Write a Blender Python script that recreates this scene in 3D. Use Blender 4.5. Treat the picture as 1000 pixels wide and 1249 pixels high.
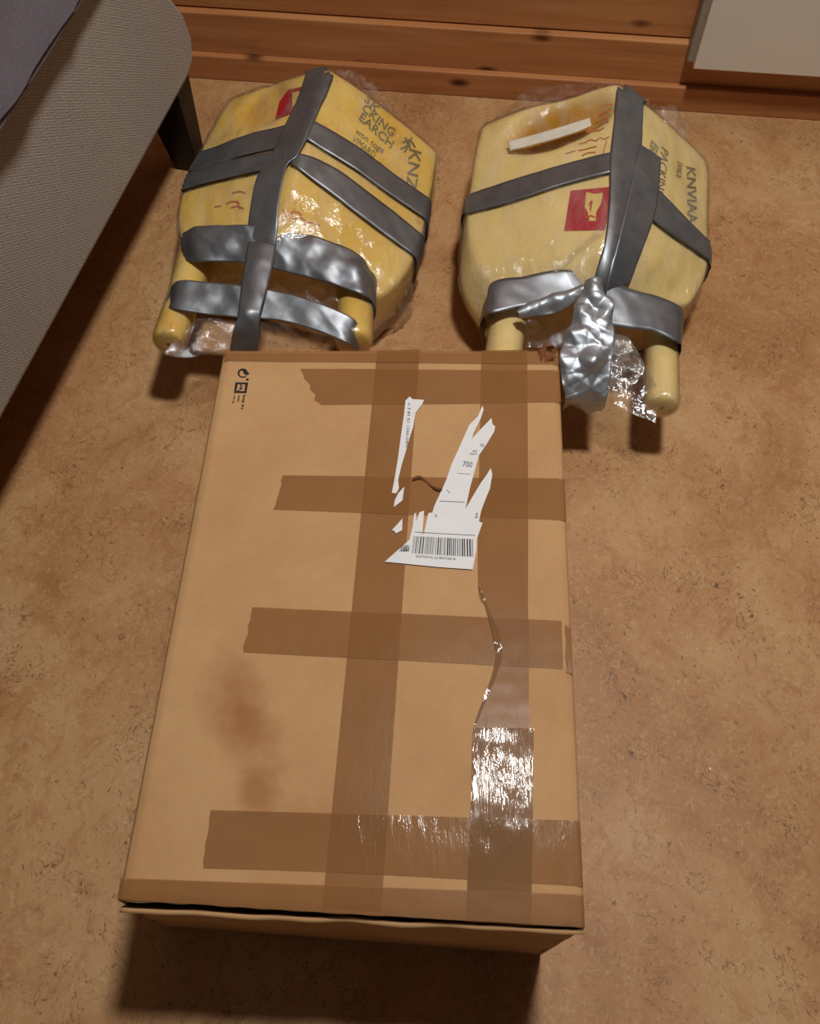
import bpy, bmesh, math, random
from mathutils import Vector, Matrix, noise
from mathutils.bvhtree import BVHTree

for o in list(bpy.data.objects):
    bpy.data.objects.remove(o)
scene = bpy.context.scene
COL = scene.collection

# ------------------------------------------------------------------ camera
FPX, PITCH, ROLL, CAMH = 1114.6, 1.04596767, 0.00417, 1.104
cp, sp = math.cos(PITCH), math.sin(PITCH)
_f = Vector((0, cp, -sp)); _r0 = Vector((1, 0, 0)); _d0 = _f.cross(_r0)
_r = _r0 * math.cos(ROLL) + _d0 * math.sin(ROLL)
_d = _d0 * math.cos(ROLL) - _r0 * math.sin(ROLL)
CAM = Vector((0, 0, CAMH))
cam_data = bpy.data.cameras.new('camera')
cam = bpy.data.objects.new('camera', cam_data); COL.objects.link(cam)
cam_data.sensor_fit = 'HORIZONTAL'; cam_data.sensor_width = 36
cam_data.lens = FPX / 1000 * 36
cam_data.clip_start = 0.02
m = Matrix((( _r.x, -_d.x, -_f.x, CAM.x), (_r.y, -_d.y, -_f.y, CAM.y), (_r.z, -_d.z, -_f.z, CAM.z), (0, 0, 0, 1)))
cam.matrix_world = m
scene.camera = cam

# ------------------------------------------------------------------ light
world = bpy.data.worlds.new('world'); scene.world = world
world.use_nodes = True
bg = world.node_tree.nodes['Background']
bg.inputs[0].default_value = (1.0, 0.80, 0.62, 1); bg.inputs[1].default_value = 0.055

lamp_data = bpy.data.lights.new('ceiling_lamp', 'AREA')
lamp_data.shape = 'DISK'; lamp_data.size = 0.23
lamp_data.energy = 36; lamp_data.color = (1.0, 0.98, 0.93)
lamp = bpy.data.objects.new('ceiling_lamp', lamp_data); COL.objects.link(lamp)
lamp.location = (0.32, 0.76, 2.38)

scene.view_settings.view_transform = 'Standard'
scene.view_settings.look = 'None'
scene.view_settings.gamma = 1
scene.view_settings.exposure = 0.0
scene.view_settings.use_curve_mapping = False


# ------------------------------------------------------------------ helpers
def ray_dir(px, py):
    return (_r * ((px - 500) / FPX) + _d * ((py - 624.5) / FPX) + _f)


def P(px, py, z):
    d = ray_dir(px, py)
    return CAM + d * ((z - CAMH) / d.z)


def srgb(r, g, b):
    f = lambda c: (c / 255 / 12.92) if c / 255 <= 0.04045 else ((c / 255 + 0.055) / 1.055) ** 2.4
    return (f(r), f(g), f(b), 1)


def tag(o, label=None, cat=None, group=None, kind=None):
    if label: o['label'] = label
    if cat: o['category'] = cat
    if group: o['group'] = group
    if kind: o['kind'] = kind
    return o


def empty(name, loc, label=None, cat=None):
    o = bpy.data.objects.new(name, None); COL.objects.link(o)
    o.location = loc; o.empty_display_size = 0.05
    return tag(o, label, cat)


def root_loc(o):
    v = Vector((0, 0, 0))
    while o is not None:
        v += Vector(o.location); o = o.parent
    return v


def mesh_obj(name, verts, faces, mat, parent=None, smooth=True, origin=None):
    """links one mesh object; verts are world coordinates"""
    org = root_loc(parent) if parent else (Vector(origin) if origin else Vector((0, 0, 0)))
    me = bpy.data.meshes.new(name)
    me.from_pydata([tuple(Vector(v) - org) for v in verts], [], faces)
    me.update()
    if smooth:
        for p in me.polygons: p.use_smooth = True
    o = bpy.data.objects.new(name, me); COL.objects.link(o)
    if mat: me.materials.append(mat)
    if parent: o.parent = parent
    elif origin: o.location = origin
    return o


def solid(o, t, off=1.0):
    md = o.modifiers.new('thickness', 'SOLIDIFY'); md.thickness = t; md.offset = off
    return o


def bevel(o, w, s=2):
    md = o.modifiers.new('bevel', 'BEVEL'); md.width = w; md.segments = s; md.limit_method = 'ANGLE'
    return o


def box_vf(lo, hi):
    x0, y0, z0 = lo; x1, y1, z1 = hi
    v = [(x0, y0, z0), (x1, y0, z0), (x1, y1, z0), (x0, y1, z0), (x0, y0, z1), (x1, y0, z1), (x1, y1, z1), (x0, y1, z1)]
    f = [(0, 3, 2, 1), (4, 5, 6, 7), (0, 1, 5, 4), (1, 2, 6, 5), (2, 3, 7, 6), (3, 0, 4, 7)]
    return v, f


def grid_faces(nr, nc):
    return [(i * nc + j, i * nc + j + 1, (i + 1) * nc + j + 1, (i + 1) * nc + j) for i in range(nr - 1) for j in range(nc - 1)]


def catmull(pts, n):
    """n samples along a polyline of tuples"""
    k = len(pts) - 1; out = []
    for s in range(n):
        t = s / (n - 1) * k; i = min(int(t), k - 1); u = t - i
        p0 = pts[max(i - 1, 0)]; p1 = pts[i]; p2 = pts[i + 1]; p3 = pts[min(i + 2, k)]
        out.append(tuple(0.5 * (2 * b + (c - a) * u + (2 * a - 5 * b + 4 * c - d) * u * u + (3 * b - a - 3 * c + d) * u ** 3)
                         for a, b, c, d in zip(p0, p1, p2, p3)))
    return out


# ------------------------------------------------------------------ materials
def new_mat(name):
    mt = bpy.data.materials.new(name); mt.use_nodes = True
    nt = mt.node_tree; b = nt.nodes['Principled BSDF']
    return mt, nt, b


def N(nt, t, **kw):
    n = nt.nodes.new(t)
    for k, v in kw.items():
        if k in n.inputs: n.inputs[k].default_value = v
        else: setattr(n, k, v)
    return n


def noise_n(nt, scale, detail=4, rough=0.55, vec=None, dist=0.0):
    n = N(nt, 'ShaderNodeTexNoise'); n.inputs['Scale'].default_value = scale
    n.inputs['Detail'].default_value = detail; n.inputs['Roughness'].default_value = rough
    n.inputs['Distortion'].default_value = dist
    if vec is not None: nt.links.new(vec, n.inputs['Vector'])
    return n


def ramp(nt, src, stops):
    r = N(nt, 'ShaderNodeValToRGB'); el = r.color_ramp.elements
    while len(el) < len(stops): el.new(0.5)
    for e, (p, c) in zip(el, stops):
        e.position = p; e.color = c if len(c) == 4 else (*c, 1)
    nt.links.new(src, r.inputs[0]); return r


def mixc(nt, fac, a, b, mode='MIX'):
    mx = N(nt, 'ShaderNodeMix'); mx.data_type = 'RGBA'; mx.blend_type = mode
    for s, v in ((0, fac), (6, a), (7, b)):
        if hasattr(v, 'links') or isinstance(v, bpy.types.NodeSocket): nt.links.new(v, mx.inputs[s])
        else: mx.inputs[s].default_value = v
    return mx.outputs[2]


def coords(nt, scale=(1, 1, 1), rot=(0, 0, 0), kind='Object'):
    tc = N(nt, 'ShaderNodeTexCoord'); mp = N(nt, 'ShaderNodeMapping')
    mp.inputs['Scale'].default_value = scale; mp.inputs['Rotation'].default_value = rot
    nt.links.new(tc.outputs[kind], mp.inputs['Vector']); return mp.outputs[0]


def bump(nt, b, h, strength=0.3, dist=0.001):
    bp = N(nt, 'ShaderNodeBump'); bp.inputs['Strength'].default_value = strength; bp.inputs['Distance'].default_value = dist
    nt.links.new(h, bp.inputs['Height'])
    if b is not None: nt.links.new(bp.outputs[0], b.inputs['Normal'])
    return bp.outputs[0]


G = lambda v: (v, v, v, 1)


def mat_floor():
    mt, nt, b = new_mat('marbled_linoleum')
    v = coords(nt, (1, 0.8, 1))
    big = noise_n(nt, 4.5, 5, 0.62, v, 0.6)
    c1 = ramp(nt, big.outputs[0], [(0.30, srgb(158, 112, 70)), (0.47, srgb(176, 130, 86)), (0.58, srgb(186, 144, 99)), (0.72, srgb(193, 155, 112))]).outputs[0]
    mid = noise_n(nt, 26, 6, 0.7, v, 1.4)
    r2 = ramp(nt, mid.outputs[0], [(0.36, G(1)), (0.50, G(0))]).outputs[0]
    c2 = mixc(nt, mixc(nt, 0.42, G(0), r2, 'MIX'), c1, srgb(148, 94, 50))
    fine = noise_n(nt, 90, 5, 0.75, v, 2.0)
    r3 = ramp(nt, fine.outputs[0], [(0.52, G(0)), (0.66, G(1))]).outputs[0]
    c3 = mixc(nt, mixc(nt, 0.42, G(0), r3), c2, srgb(206, 178, 138))
    # dark squiggly veins, gathered in patches
    vein = noise_n(nt, 34, 3, 0.5, v, 2.6)
    ab = N(nt, 'ShaderNodeMath', operation='SUBTRACT'); nt.links.new(vein.outputs[0], ab.inputs[0]); ab.inputs[1].default_value = 0.5
    ab2 = N(nt, 'ShaderNodeMath', operation='ABSOLUTE'); nt.links.new(ab.outputs[0], ab2.inputs[0])
    rv = ramp(nt, ab2.outputs[0], [(0.004, G(1)), (0.016, G(0))]).outputs[0]
    pm = noise_n(nt, 13, 4, 0.6, v); rp = ramp(nt, pm.outputs[0], [(0.48, G(0)), (0.62, G(0.9))]).outputs[0]
    fv = mixc(nt, 1.0, rv, rp, 'MULTIPLY')
    c4 = mixc(nt, fv, c3, srgb(98, 66, 40))
    # tiny dark flecks
    sm = noise_n(nt, 170, 2, 0.5, v, 1.0); rs = ramp(nt, sm.outputs[0], [(0.65, G(0)), (0.72, G(0.7))]).outputs[0]
    c5 = mixc(nt, rs, c4, srgb(110, 76, 48))
    nt.links.new(c5, b.inputs['Base Color'])
    b.inputs['Roughness'].default_value = 0.5
    b.inputs['Specular IOR Level'].default_value = 0.3
    bump(nt, b, fine.outputs[0], 0.08, 0.001)
    return mt


def mat_pine(name, tint, seed=0.0):
    mt, nt, b = new_mat(name)
    tc = N(nt, 'ShaderNodeTexCoord'); oi = N(nt, 'ShaderNodeObjectInfo')
    mp = N(nt, 'ShaderNodeMapping'); mp.inputs['Scale'].default_value = (1.2, 20, 20)
    nt.links.new(tc.outputs['Object'], mp.inputs['Vector'])
    cb = N(nt, 'ShaderNodeCombineXYZ')
    for k in range(3):
        ml = N(nt, 'ShaderNodeMath', operation='MULTIPLY'); ml.inputs[1].default_value = 17.0 + 5 * k
        nt.links.new(oi.outputs['Random'], ml.inputs[0]); nt.links.new(ml.outputs[0], cb.inputs[k])
    nt.links.new(cb.outputs[0], mp.inputs['Location'])
    g = noise_n(nt, 2.2, 6, 0.6, mp.outputs[0], 0.5)
    c = ramp(nt, g.outputs[0], [(0.25, tint[0]), (0.5, tint[1]), (0.75, tint[2])]).outputs[0]
    mp2 = N(nt, 'ShaderNodeMapping'); mp2.inputs['Scale'].default_value = (6.5, 0.001, 16)
    nt.links.new(tc.outputs['Object'], mp2.inputs['Vector']); nt.links.new(cb.outputs[0], mp2.inputs['Location'])
    vo = N(nt, 'ShaderNodeTexVoronoi'); nt.links.new(mp2.outputs[0], vo.inputs['Vector']); vo.inputs['Scale'].default_value = 1.0
    kn = ramp(nt, vo.outputs['Distance'], [(0.06, G(1)), (0.17, G(0))]).outputs[0]
    c2 = mixc(nt, kn, c, srgb(70, 28, 12))
    nt.links.new(c2, b.inputs['Base Color'])
    b.inputs['Roughness'].default_value = 0.42
    bump(nt, b, g.outputs[0], 0.08, 0.001)
    return mt


def mat_card(name='cardboard', stains=None):
    mt, nt, b = new_mat(name)
    v = coords(nt)
    n1 = noise_n(nt, 9, 5, 0.6, v); n2 = noise_n(nt, 120, 3, 0.6, v)
    c = ramp(nt, n1.outputs[0], [(0.3, srgb(183, 140, 96)), (0.7, srgb(195, 154, 109))]).outputs[0]
    c = mixc(nt, 0.10, c, n2.outputs['Color'], 'OVERLAY')
    geo = N(nt, 'ShaderNodeNewGeometry')
    for (ctr, rx, ry, ang, amt) in (stains or []):
        mp = N(nt, 'ShaderNodeMapping'); mp.vector_type = 'TEXTURE'
        mp.inputs['Location'].default_value = ctr; mp.inputs['Rotation'].default_value = (0, 0, ang)
        mp.inputs['Scale'].default_value = (rx, ry, 1)
        nt.links.new(geo.outputs['Position'], mp.inputs['Vector'])
        ns = noise_n(nt, 22, 4, 0.65, v)
        ln = N(nt, 'ShaderNodeVectorMath', operation='LENGTH'); nt.links.new(mp.outputs[0], ln.inputs[0])
        ad = N(nt, 'ShaderNodeMath', operation='MULTIPLY_ADD'); ad.inputs[1].default_value = 1.6
        nt.links.new(ns.outputs[0], ad.inputs[0]); nt.links.new(ln.outputs['Value'], ad.inputs[2])
        r = ramp(nt, ad.outputs[0], [(0.55, G(1)), (1.0, G(0))])
        dv = N(nt, 'ShaderNodeMath', operation='MULTIPLY'); dv.inputs[1].default_value = 0.5
        nt.links.new(ad.outputs[0], dv.inputs[0])
        nt.links.new(dv.outputs[0], r.inputs[0])
        c = mixc(nt, mixc(nt, amt, G(0), r.outputs[0]), c, srgb(150, 96, 58))
    nt.links.new(c, b.inputs['Base Color'])
    b.inputs['Roughness'].default_value = 0.75; b.inputs['Specular IOR Level'].default_value = 0.2
    bump(nt, b, n1.outputs[0], 0.12, 0.003)
    return mt


def mat_tape(name, col, alpha, rough=0.16, bs=0.25, spec=0.3, stretch=0.22):
    mt, nt, b = new_mat(name)
    v = coords(nt, (1.0, stretch, 1))
    n1 = noise_n(nt, 110, 4, 0.6, v, 0.6); n2 = noise_n(nt, 14, 3, 0.5, coords(nt))
    c = ramp(nt, n2.outputs[0], [(0.3, tuple(x * 0.92 for x in col[:3])), (0.7, tuple(min(1, x * 1.08) for x in col[:3]))]).outputs[0]
    nt.links.new(c, b.inputs['Base Color'])
    b.inputs['Roughness'].default_value = rough; b.inputs['Alpha'].default_value = alpha
    b.inputs['Specular IOR Level'].default_value = spec
    bump(nt, b, n1.outputs[0], bs, 0.0012)
    return mt


def mat_duct(name='silver_duct_tape', lo=srgb(118, 121, 127), hi=srgb(138, 141, 147)):
    mt, nt, b = new_mat(name)
    n1 = noise_n(nt, 30, 4, 0.6, coords(nt), 0.6); n2 = noise_n(nt, 400, 2, 0.5, coords(nt))
    c = ramp(nt, n1.outputs[0], [(0.3, lo), (0.7, hi)]).outputs[0]
    nt.links.new(c, b.inputs['Base Color'])
    b.inputs['Metallic'].default_value = 0.8; b.inputs['Roughness'].default_value = 0.44
    bump(nt, b, n1.outputs[0], 0.10, 0.003)
    return mt


def mat_foam(name, a, bcol, stain_col, mott=0.0):
    mt, nt, b = new_mat(name)
    v = coords(nt)
    n1 = noise_n(nt, 11, 4, 0.55, v); n2 = noise_n(nt, 260, 3, 0.6, v)
    c = ramp(nt, n1.outputs[0], [(0.32, a), (0.68, bcol)]).outputs[0]
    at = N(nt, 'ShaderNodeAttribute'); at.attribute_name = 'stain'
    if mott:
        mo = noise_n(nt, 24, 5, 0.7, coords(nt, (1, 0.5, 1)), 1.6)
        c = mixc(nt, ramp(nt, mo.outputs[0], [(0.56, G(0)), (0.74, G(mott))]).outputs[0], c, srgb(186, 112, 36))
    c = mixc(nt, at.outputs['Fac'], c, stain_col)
    nt.links.new(c, b.inputs['Base Color'])
    b.inputs['Roughness'].default_value = 0.7; b.inputs['Specular IOR Level'].default_value = 0.2
    bump(nt, b, n2.outputs[0], 0.35, 0.0012)
    return mt


def mat_film(name='clear_plastic_film', haze=0.055, gloss=0.11, sc=46, bs=1.0):
    mt, nt, b = new_mat(name)
    out = nt.nodes['Material Output']; nt.nodes.remove(b)
    v = coords(nt, (1, 0.45, 1), (0.2, 0.3, 0.5))
    n1 = noise_n(nt, sc, 5, 0.65, v, 1.2)
    nr = bump(nt, None, n1.outputs[0], bs, 0.0035)
    tr = N(nt, 'ShaderNodeBsdfTransparent'); tr.inputs[0].default_value = (0.97, 0.97, 0.96, 1)
    gl = N(nt, 'ShaderNodeBsdfGlossy'); gl.inputs['Roughness'].default_value = 0.10; gl.inputs[0].default_value = (1, 1, 1, 1)
    df = N(nt, 'ShaderNodeBsdfDiffuse'); df.inputs[0].default_value = (0.75, 0.73, 0.7, 1)
    nt.links.new(nr, gl.inputs['Normal']); nt.links.new(nr, df.inputs['Normal'])
    lw = N(nt, 'ShaderNodeLayerWeight'); lw.inputs['Blend'].default_value = 0.25; nt.links.new(nr, lw.inputs['Normal'])
    ma = N(nt, 'ShaderNodeMath', operation='MULTIPLY_ADD'); ma.inputs[1].default_value = 0.35; ma.inputs[2].default_value = gloss
    nt.links.new(lw.outputs['Fresnel'], ma.inputs[0])
    m1 = N(nt, 'ShaderNodeMixShader')
    nh = noise_n(nt, 17, 4, 0.7, v, 1.5)
    nt.links.new(ramp(nt, nh.outputs[0], [(0.42, G(haze * 0.25)), (0.68, G(haze * 3.2))]).outputs[0], m1.inputs[0])
    nt.links.new(tr.outputs[0], m1.inputs[1]); nt.links.new(df.outputs[0], m1.inputs[2])
    m2 = N(nt, 'ShaderNodeMixShader'); nt.links.new(ma.outputs[0], m2.inputs[0])
    nt.links.new(m1.outputs[0], m2.inputs[1]); nt.links.new(gl.outputs[0], m2.inputs[2])
    nt.links.new(m2.outputs[0], out.inputs[0])
    return mt


def mat_plain(name, col, rough=0.6, spec=0.3, nscale=60, var=0.06, metal=0.0):
    mt, nt, b = new_mat(name)
    n1 = noise_n(nt, nscale, 4, 0.6, coords(nt))
    lo = tuple(c * (1 - var) for c in col[:3]); hi = tuple(min(1, c * (1 + var)) for c in col[:3])
    nt.links.new(ramp(nt, n1.outputs[0], [(0.3, lo), (0.7, hi)]).outputs[0], b.inputs['Base Color'])
    b.inputs['Roughness'].default_value = rough; b.inputs['Specular IOR Level'].default_value = spec
    b.inputs['Metallic'].default_value = metal
    return mt


def mat_weave():
    mt, nt, b = new_mat('greige_woven_fabric')
    tc = N(nt, 'ShaderNodeTexCoord')
    outs = []
    for rot in (0.62, -0.62):
        mp = N(nt, 'ShaderNodeMapping'); mp.inputs['Rotation'].default_value = (rot, 0, 0)
        nt.links.new(tc.outputs['Object'], mp.inputs['Vector'])
        w = N(nt, 'ShaderNodeTexWave'); w.wave_type = 'BANDS'; w.bands_direction = 'Z'; w.inputs['Scale'].default_value = 95
        w.inputs['Distortion'].default_value = 1.2; w.inputs['Detail'].default_value = 1; w.inputs['Detail Scale'].default_value = 2
        nt.links.new(mp.outputs[0], w.inputs['Vector']); outs.append(w.outputs['Fac'])
    ck = N(nt, 'ShaderNodeTexChecker'); ck.inputs['Scale'].default_value = 150
    ck.inputs['Color1'].default_value = G(0); ck.inputs['Color2'].default_value = G(1)
    nt.links.new(tc.outputs['Object'], ck.inputs['Vector'])
    h = mixc(nt, ck.outputs['Fac'], outs[0], outs[1])
    c = ramp(nt, h, [(0.1, srgb(142, 131, 122)), (0.7, srgb(178, 167, 157))]).outputs[0]
    n1 = noise_n(nt, 5, 3, 0.5, coords(nt))
    c = mixc(nt, 0.12, c, n1.outputs['Fac'], 'OVERLAY')
    nt.links.new(c, b.inputs['Base Color']); b.inputs['Roughness'].default_value = 0.95
    b.inputs['Specular IOR Level'].default_value = 0.05
    bump(nt, b, h, 0.3, 0.0009)
    return mt


M = {}
M['floor'] = mat_floor()
M['pine'] = mat_pine('pine_cladding', (srgb(158, 100, 56), srgb(180, 120, 72), srgb(194, 138, 90)))
M['skirt'] = mat_pine('pine_skirting', (srgb(156, 98, 56), srgb(176, 116, 70), srgb(190, 132, 84)))
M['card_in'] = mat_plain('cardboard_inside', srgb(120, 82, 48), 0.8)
M['tape'] = mat_tape('brown_packing_tape', (0.315, 0.140, 0.048, 1), 0.60, 0.24, 0.16, 0.10)
M['tape3'] = mat_tape('creased_packing_tape', (0.315, 0.145, 0.054, 1), 0.58, 0.10, 0.42, 0.30)
M['tape2'] = mat_tape('glossy_packing_tape', (0.29, 0.15, 0.066, 1), 0.55, 0.07, 1.0, 0.26, 0.09)
M['duct'] = mat_duct()
M['duct_bright'] = mat_duct('duct_tape_painted_sheen', srgb(154, 161, 170), srgb(178, 184, 192))  # same duct tape, colour lightened to paint in the sheen on tail and tongue
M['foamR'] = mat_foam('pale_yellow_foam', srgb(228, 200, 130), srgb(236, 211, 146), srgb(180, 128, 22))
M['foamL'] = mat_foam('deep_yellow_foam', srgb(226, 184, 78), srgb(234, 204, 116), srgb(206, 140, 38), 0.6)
M['film'] = mat_film()
M['film2'] = mat_film('crumpled_plastic_film', 0.06, 0.13, 60, 1.0)
M['paper'] = mat_plain('white_label_paper', srgb(226, 226, 228), 0.6, 0.3, 50, 0.03)
M['ink'] = mat_plain('black_ink', srgb(34, 32, 34), 0.6)
M['ink_grey'] = mat_plain('faded_ink', srgb(124, 116, 88), 0.6)
M['red'] = mat_plain('red_emblem_print', srgb(176, 32, 52), 0.5)
M['darkred'] = mat_plain('dark_red_print', srgb(160, 30, 36), 0.5)
M['redink'] = mat_plain('red_ink', srgb(186, 92, 44), 0.6)
M['white_roll'] = mat_plain('white_paper_strip', srgb(214, 206, 190), 0.5, 0.3, 40, 0.08)
M['weave'] = mat_weave()
M['cushion'] = mat_plain('dark_grey_cloth', srgb(92, 84, 89), 0.95, 0.05, 200, 0.10)
M['leg'] = mat_plain('dark_stained_wood', srgb(34, 25, 22), 0.45, 0.3, 30, 0.2)
M['white_panel'] = mat_plain('off_white_lacquer', srgb(224, 216, 202), 0.4, 0.3, 8, 0.02)

# ------------------------------------------------------------------ setting
fl = mesh_obj('floor', *box_vf((-2.2, -1.4, -0.03), (2.4, 1.80, 0)), M['floor'], None, False)
tag(fl, 'marbled tan linoleum floor with dark flecks', kind='structure')

WA = P(233, 88, 0); WB = P(1000, 140, 0)
wdir = (WB - WA); wdir.z = 0; wdir.normalize()
wnor = Vector((wdir.y, -wdir.x, 0))            # towards the room
wang = math.atan2(wdir.y, wdir.x)


def wall_pt(s, t, z):                           # s along, t into the room
    p = WA + wdir * s + wnor * t
    return Vector((p.x, p.y, z))


def wall_box(name, s0, s1, t0, t1, z0, z1, mat, parent=None, bev=0.0):
    v, f = box_vf((s0, -t1, z0), (s1, -t0, z1))
    me = bpy.data.meshes.new(name); me.from_pydata(v, [], f)
    o = bpy.data.objects.new(name, me); COL.objects.link(o); me.materials.append(mat)
    if parent: o.parent = parent
    else:
        o.location = (WA.x, WA.y, 0); o.rotation_euler = (0, 0, wang)
    if bev: bevel(o, bev, 2)
    return o


wall = tag(wall_box('wall_back', -1.4, 2.2, -0.12, -0.016, -0.03, 2.4, M['pine']), 'knotty pine clad wall behind the packages', kind='structure')
z = 0.047
k = 0
while z < 2.36:
    h = 0.079 if k == 0 else 0.088
    wall_box('plank', -1.4, 2.2, -0.018, 0.005 if k == 0 else -0.009, z, min(z + h - 0.002, 2.4), M['pine'], wall, 0.0025)
    z += h; k += 1
bb = tag(wall_box('baseboard_back', -1.4, 2.2, -0.016, 0.018, 0.0, 0.048, M['skirt'], None, 0.0025), 'low pine skirting board along the clad wall', kind='structure')

# white panel hung on the wall
pn = P(843, 66, 0.10); s_p = (pn - WA).dot(wdir)
proot = empty('wall_panel', wall_pt(s_p, 0.0, 0.104), 'flat off-white panel with a grey edge mounted on the pine wall above the skirting', 'panel')
proot.rotation_euler = (0, 0, wang)


def panel_part(name, a, b, mat, bev):
    v, f = box_vf(a, b)
    me = bpy.data.meshes.new(name); me.from_pydata(v, [], f); me.materials.append(mat)
    o = bpy.data.objects.new(name, me); COL.objects.link(o); o.parent = proot; bevel(o, bev)
    return o


panel_part('front_plate', (0.0, -0.046, 0), (0.95, -0.030, 0.62), M['white_panel'], 0.002)
panel_part('rear_housing', (-0.011, -0.030, 0.002), (0.944, 0.0, 0.612), mat_plain('grey_edge', srgb(150, 140, 126), 0.5), 0.002)

# ------------------------------------------------------------------ sofa
SA = Vector((-0.505, 0.654, 0)); sdir = Vector((0.159, 0.706, 0)).normalized()
snor = Vector((sdir.y, -sdir.x, 0))             # towards the room
sang = math.atan2(sdir.y, sdir.x)
sofa = empty('sofa', (SA.x, SA.y, 0), 'pale greige woven-fabric sofa on dark legs, along the left side', 'sofa')


def sofa_pt(s, t, z):
    p = SA + sdir * s + snor * t
    return Vector((p.x, p.y, z))


# upholstered base: an end profile in (s,z) pulled back from the room, rounded edges
prof = [(-1.30, 0.182), (0.705, 0.182), (0.735, 0.192), (0.748, 0.222), (0.738, 0.262), (0.700, 0.330), (0.655, 0.405), (0.635, 0.464), (-1.30, 0.464)]
W2 = 0.85
vs, fs = [], []
rings = [(0.0, -0.010), (-0.004, -0.004), (-0.012, 0.0), (-W2, 0.0)]
cx = sum(p[0] for p in prof) / len(prof); cz = 0.31
for t, ins in rings:
    for (s, zz) in prof:
        ds = -ins if s > 0 else ins
        dz = ins if zz > cz else -ins
        vs.append(sofa_pt(s + (ins if s > 0 else 0), t, zz + (ins if zz > cz else -ins)))
n = len(prof)
for r in range(len(rings) - 1):
    for i in range(n):
        j = (i + 1) % n
        fs.append((r * n + i, r * n + j, (r + 1) * n + j, (r + 1) * n + i))
fs.append(tuple(range(n - 1, -1, -1))); fs.append(tuple((len(rings) - 1) * n + i for i in range(n)))
base = mesh_obj('upholstered_base', vs, fs, M['weave'], sofa, False)
bevel(base, 0.006, 3)


def sofa_leg(s, t, top):
    v = []
    for zz, w, d, off in ((0.0, 0.044, 0.040, 0), (0.184, 0.078, 0.060, 0)):
        for a, b2 in ((-1, -1), (1, -1), (1, 1), (-1, 1)):
            v.append(sofa_pt(s + a * d / 2, t + b2 * w / 2 - (w - 0.044) / 2, zz))
    f = [(0, 3, 2, 1), (4, 5, 6, 7), (0, 1, 5, 4), (1, 2, 6, 5), (2, 3, 7, 6), (3, 0, 4, 7)]
    o = mesh_obj('leg', v, f, M['leg'], sofa, False); bevel(o, 0.003)
    return o


lg = P(230, 205, 0) - SA
sofa_leg(lg.dot(sdir) + 0.012, lg.dot(snor), 0)
sofa_leg(-1.15, -0.03, 0); sofa_leg(lg.dot(sdir), -0.75, 0); sofa_leg(-1.15, -0.75, 0)

# seat cushion resting on the base
cush = []
ns, nt_ = 70, 40
for i in range(ns):
    for j in range(nt_):
        s = -1.25 + i / (ns - 1) * 1.93
        t = 0.026 - j / (nt_ - 1) * 0.75
        e = min(1.0, (0.026 - t) / 0.05); edge = math.sqrt(max(0, 1 - (1 - e) ** 2))
        e2 = min(1.0, (0.68 - s) / 0.06); edge *= math.sqrt(max(0.0, 1 - (1 - e2) ** 2))
        p = sofa_pt(s, t, 0)
        w = noise.noise(Vector((p.x * 9, p.y * 5, 1.3))) * 0.016 + abs(noise.noise(Vector((p.x * 13 + p.y * 11, p.y * 5, 4)))) * 0.045
        cush.append(sofa_pt(s, t + 0.010 - 0.026 * max(0.0, s) + 0.008 * noise.noise(Vector((s * 14, 0, 2))), 0.476 + edge * (0.075 + w)))
cf = grid_faces(ns, nt_)
nb = len(cush)
for i in range(ns):
    for j in range(nt_):
        s = -1.25 + i / (ns - 1) * 1.93; t = 0.026 - j / (nt_ - 1) * 0.75
        cush.append(sofa_pt(s, t + 0.010 - 0.026 * max(0.0, s) - 0.004, 0.466))
cf += [tuple(nb + q for q in reversed(f)) for f in grid_faces(ns, nt_)]
ring = [i * nt_ for i in range(ns)] + [(ns - 1) * nt_ + j for j in range(1, nt_)] + [i * nt_ + nt_ - 1 for i in range(ns - 2, -1, -1)] + [j for j in range(nt_ - 2, 0, -1)]
for a, b2 in zip(ring, ring[1:] + ring[:1]):
    cf.append((b2, a, nb + a, nb + b2))
cu = mesh_obj('seat_cushion', cush, cf, M['cushion'], None, True, origin=tuple(sofa_pt(-0.3, -0.35, 0.464)))
tag(cu, 'wrinkled dark grey cushion lying on top of the pale sofa', 'cushion')

# ------------------------------------------------------------------ cardboard box
H = 0.258
cTL, cTR, cBR, cBL = P(273, 426, H), P(681, 427, H), P(714, 1132, H), P(143, 1098, H)
bTL, bTR = Vector((cTL.x, cTL.y, 0)), Vector((cTR.x, cTR.y, 0))
bBR, bBL = P(659, 1165, 0), P(206, 1131, 0)
bc = (bTL + bTR + bBR + bBL) / 4
crate = empty('cardboard_box', (bc.x, bc.y, 0), 'large battered brown cardboard box sealed with criss-crossed packing tape', 'box')


def topz(p):
    return H + 0.0012 * noise.noise(Vector((p.x * 9, p.y * 7, 0.7)))


M['card'] = mat_card('cardboard', [(P(295, 872, H), 0.030, 0.062, 0.5, 0.75), (P(312, 965, H), 0.018, 0.022, 0.2, 0.6), (P(385, 1000, H), 0.05, 0.02, 0.0, 0.25)])

# side walls: each panel a mesh of its own
def wall_panel(name, a, b2, ta, tb, lean=None, seed=0, mat=None):
    nr, nc = 14, 50; v = []
    out = (b2 - a).cross(Vector((0, 0, 1))).normalized()
    for i in range(nr):
        w = i / (nr - 1)
        for j in range(nc):
            u = j / (nc - 1)
            p = (a.lerp(b2, u)).lerp(ta.lerp(tb, u), w)
            q = Vector((u * 5 + seed, w * 3, 2))
            p = p + out * (0.0035 * noise.noise(q) * math.sin(math.pi * min(1, w * 1.2)) + (lean(u, w) if lean else 0))
            v.append(p)
    o = mesh_obj(name, v, grid_faces(nr, nc), mat or M['card'], crate)
    solid(o, 0.004, -1)
    return o


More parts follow.
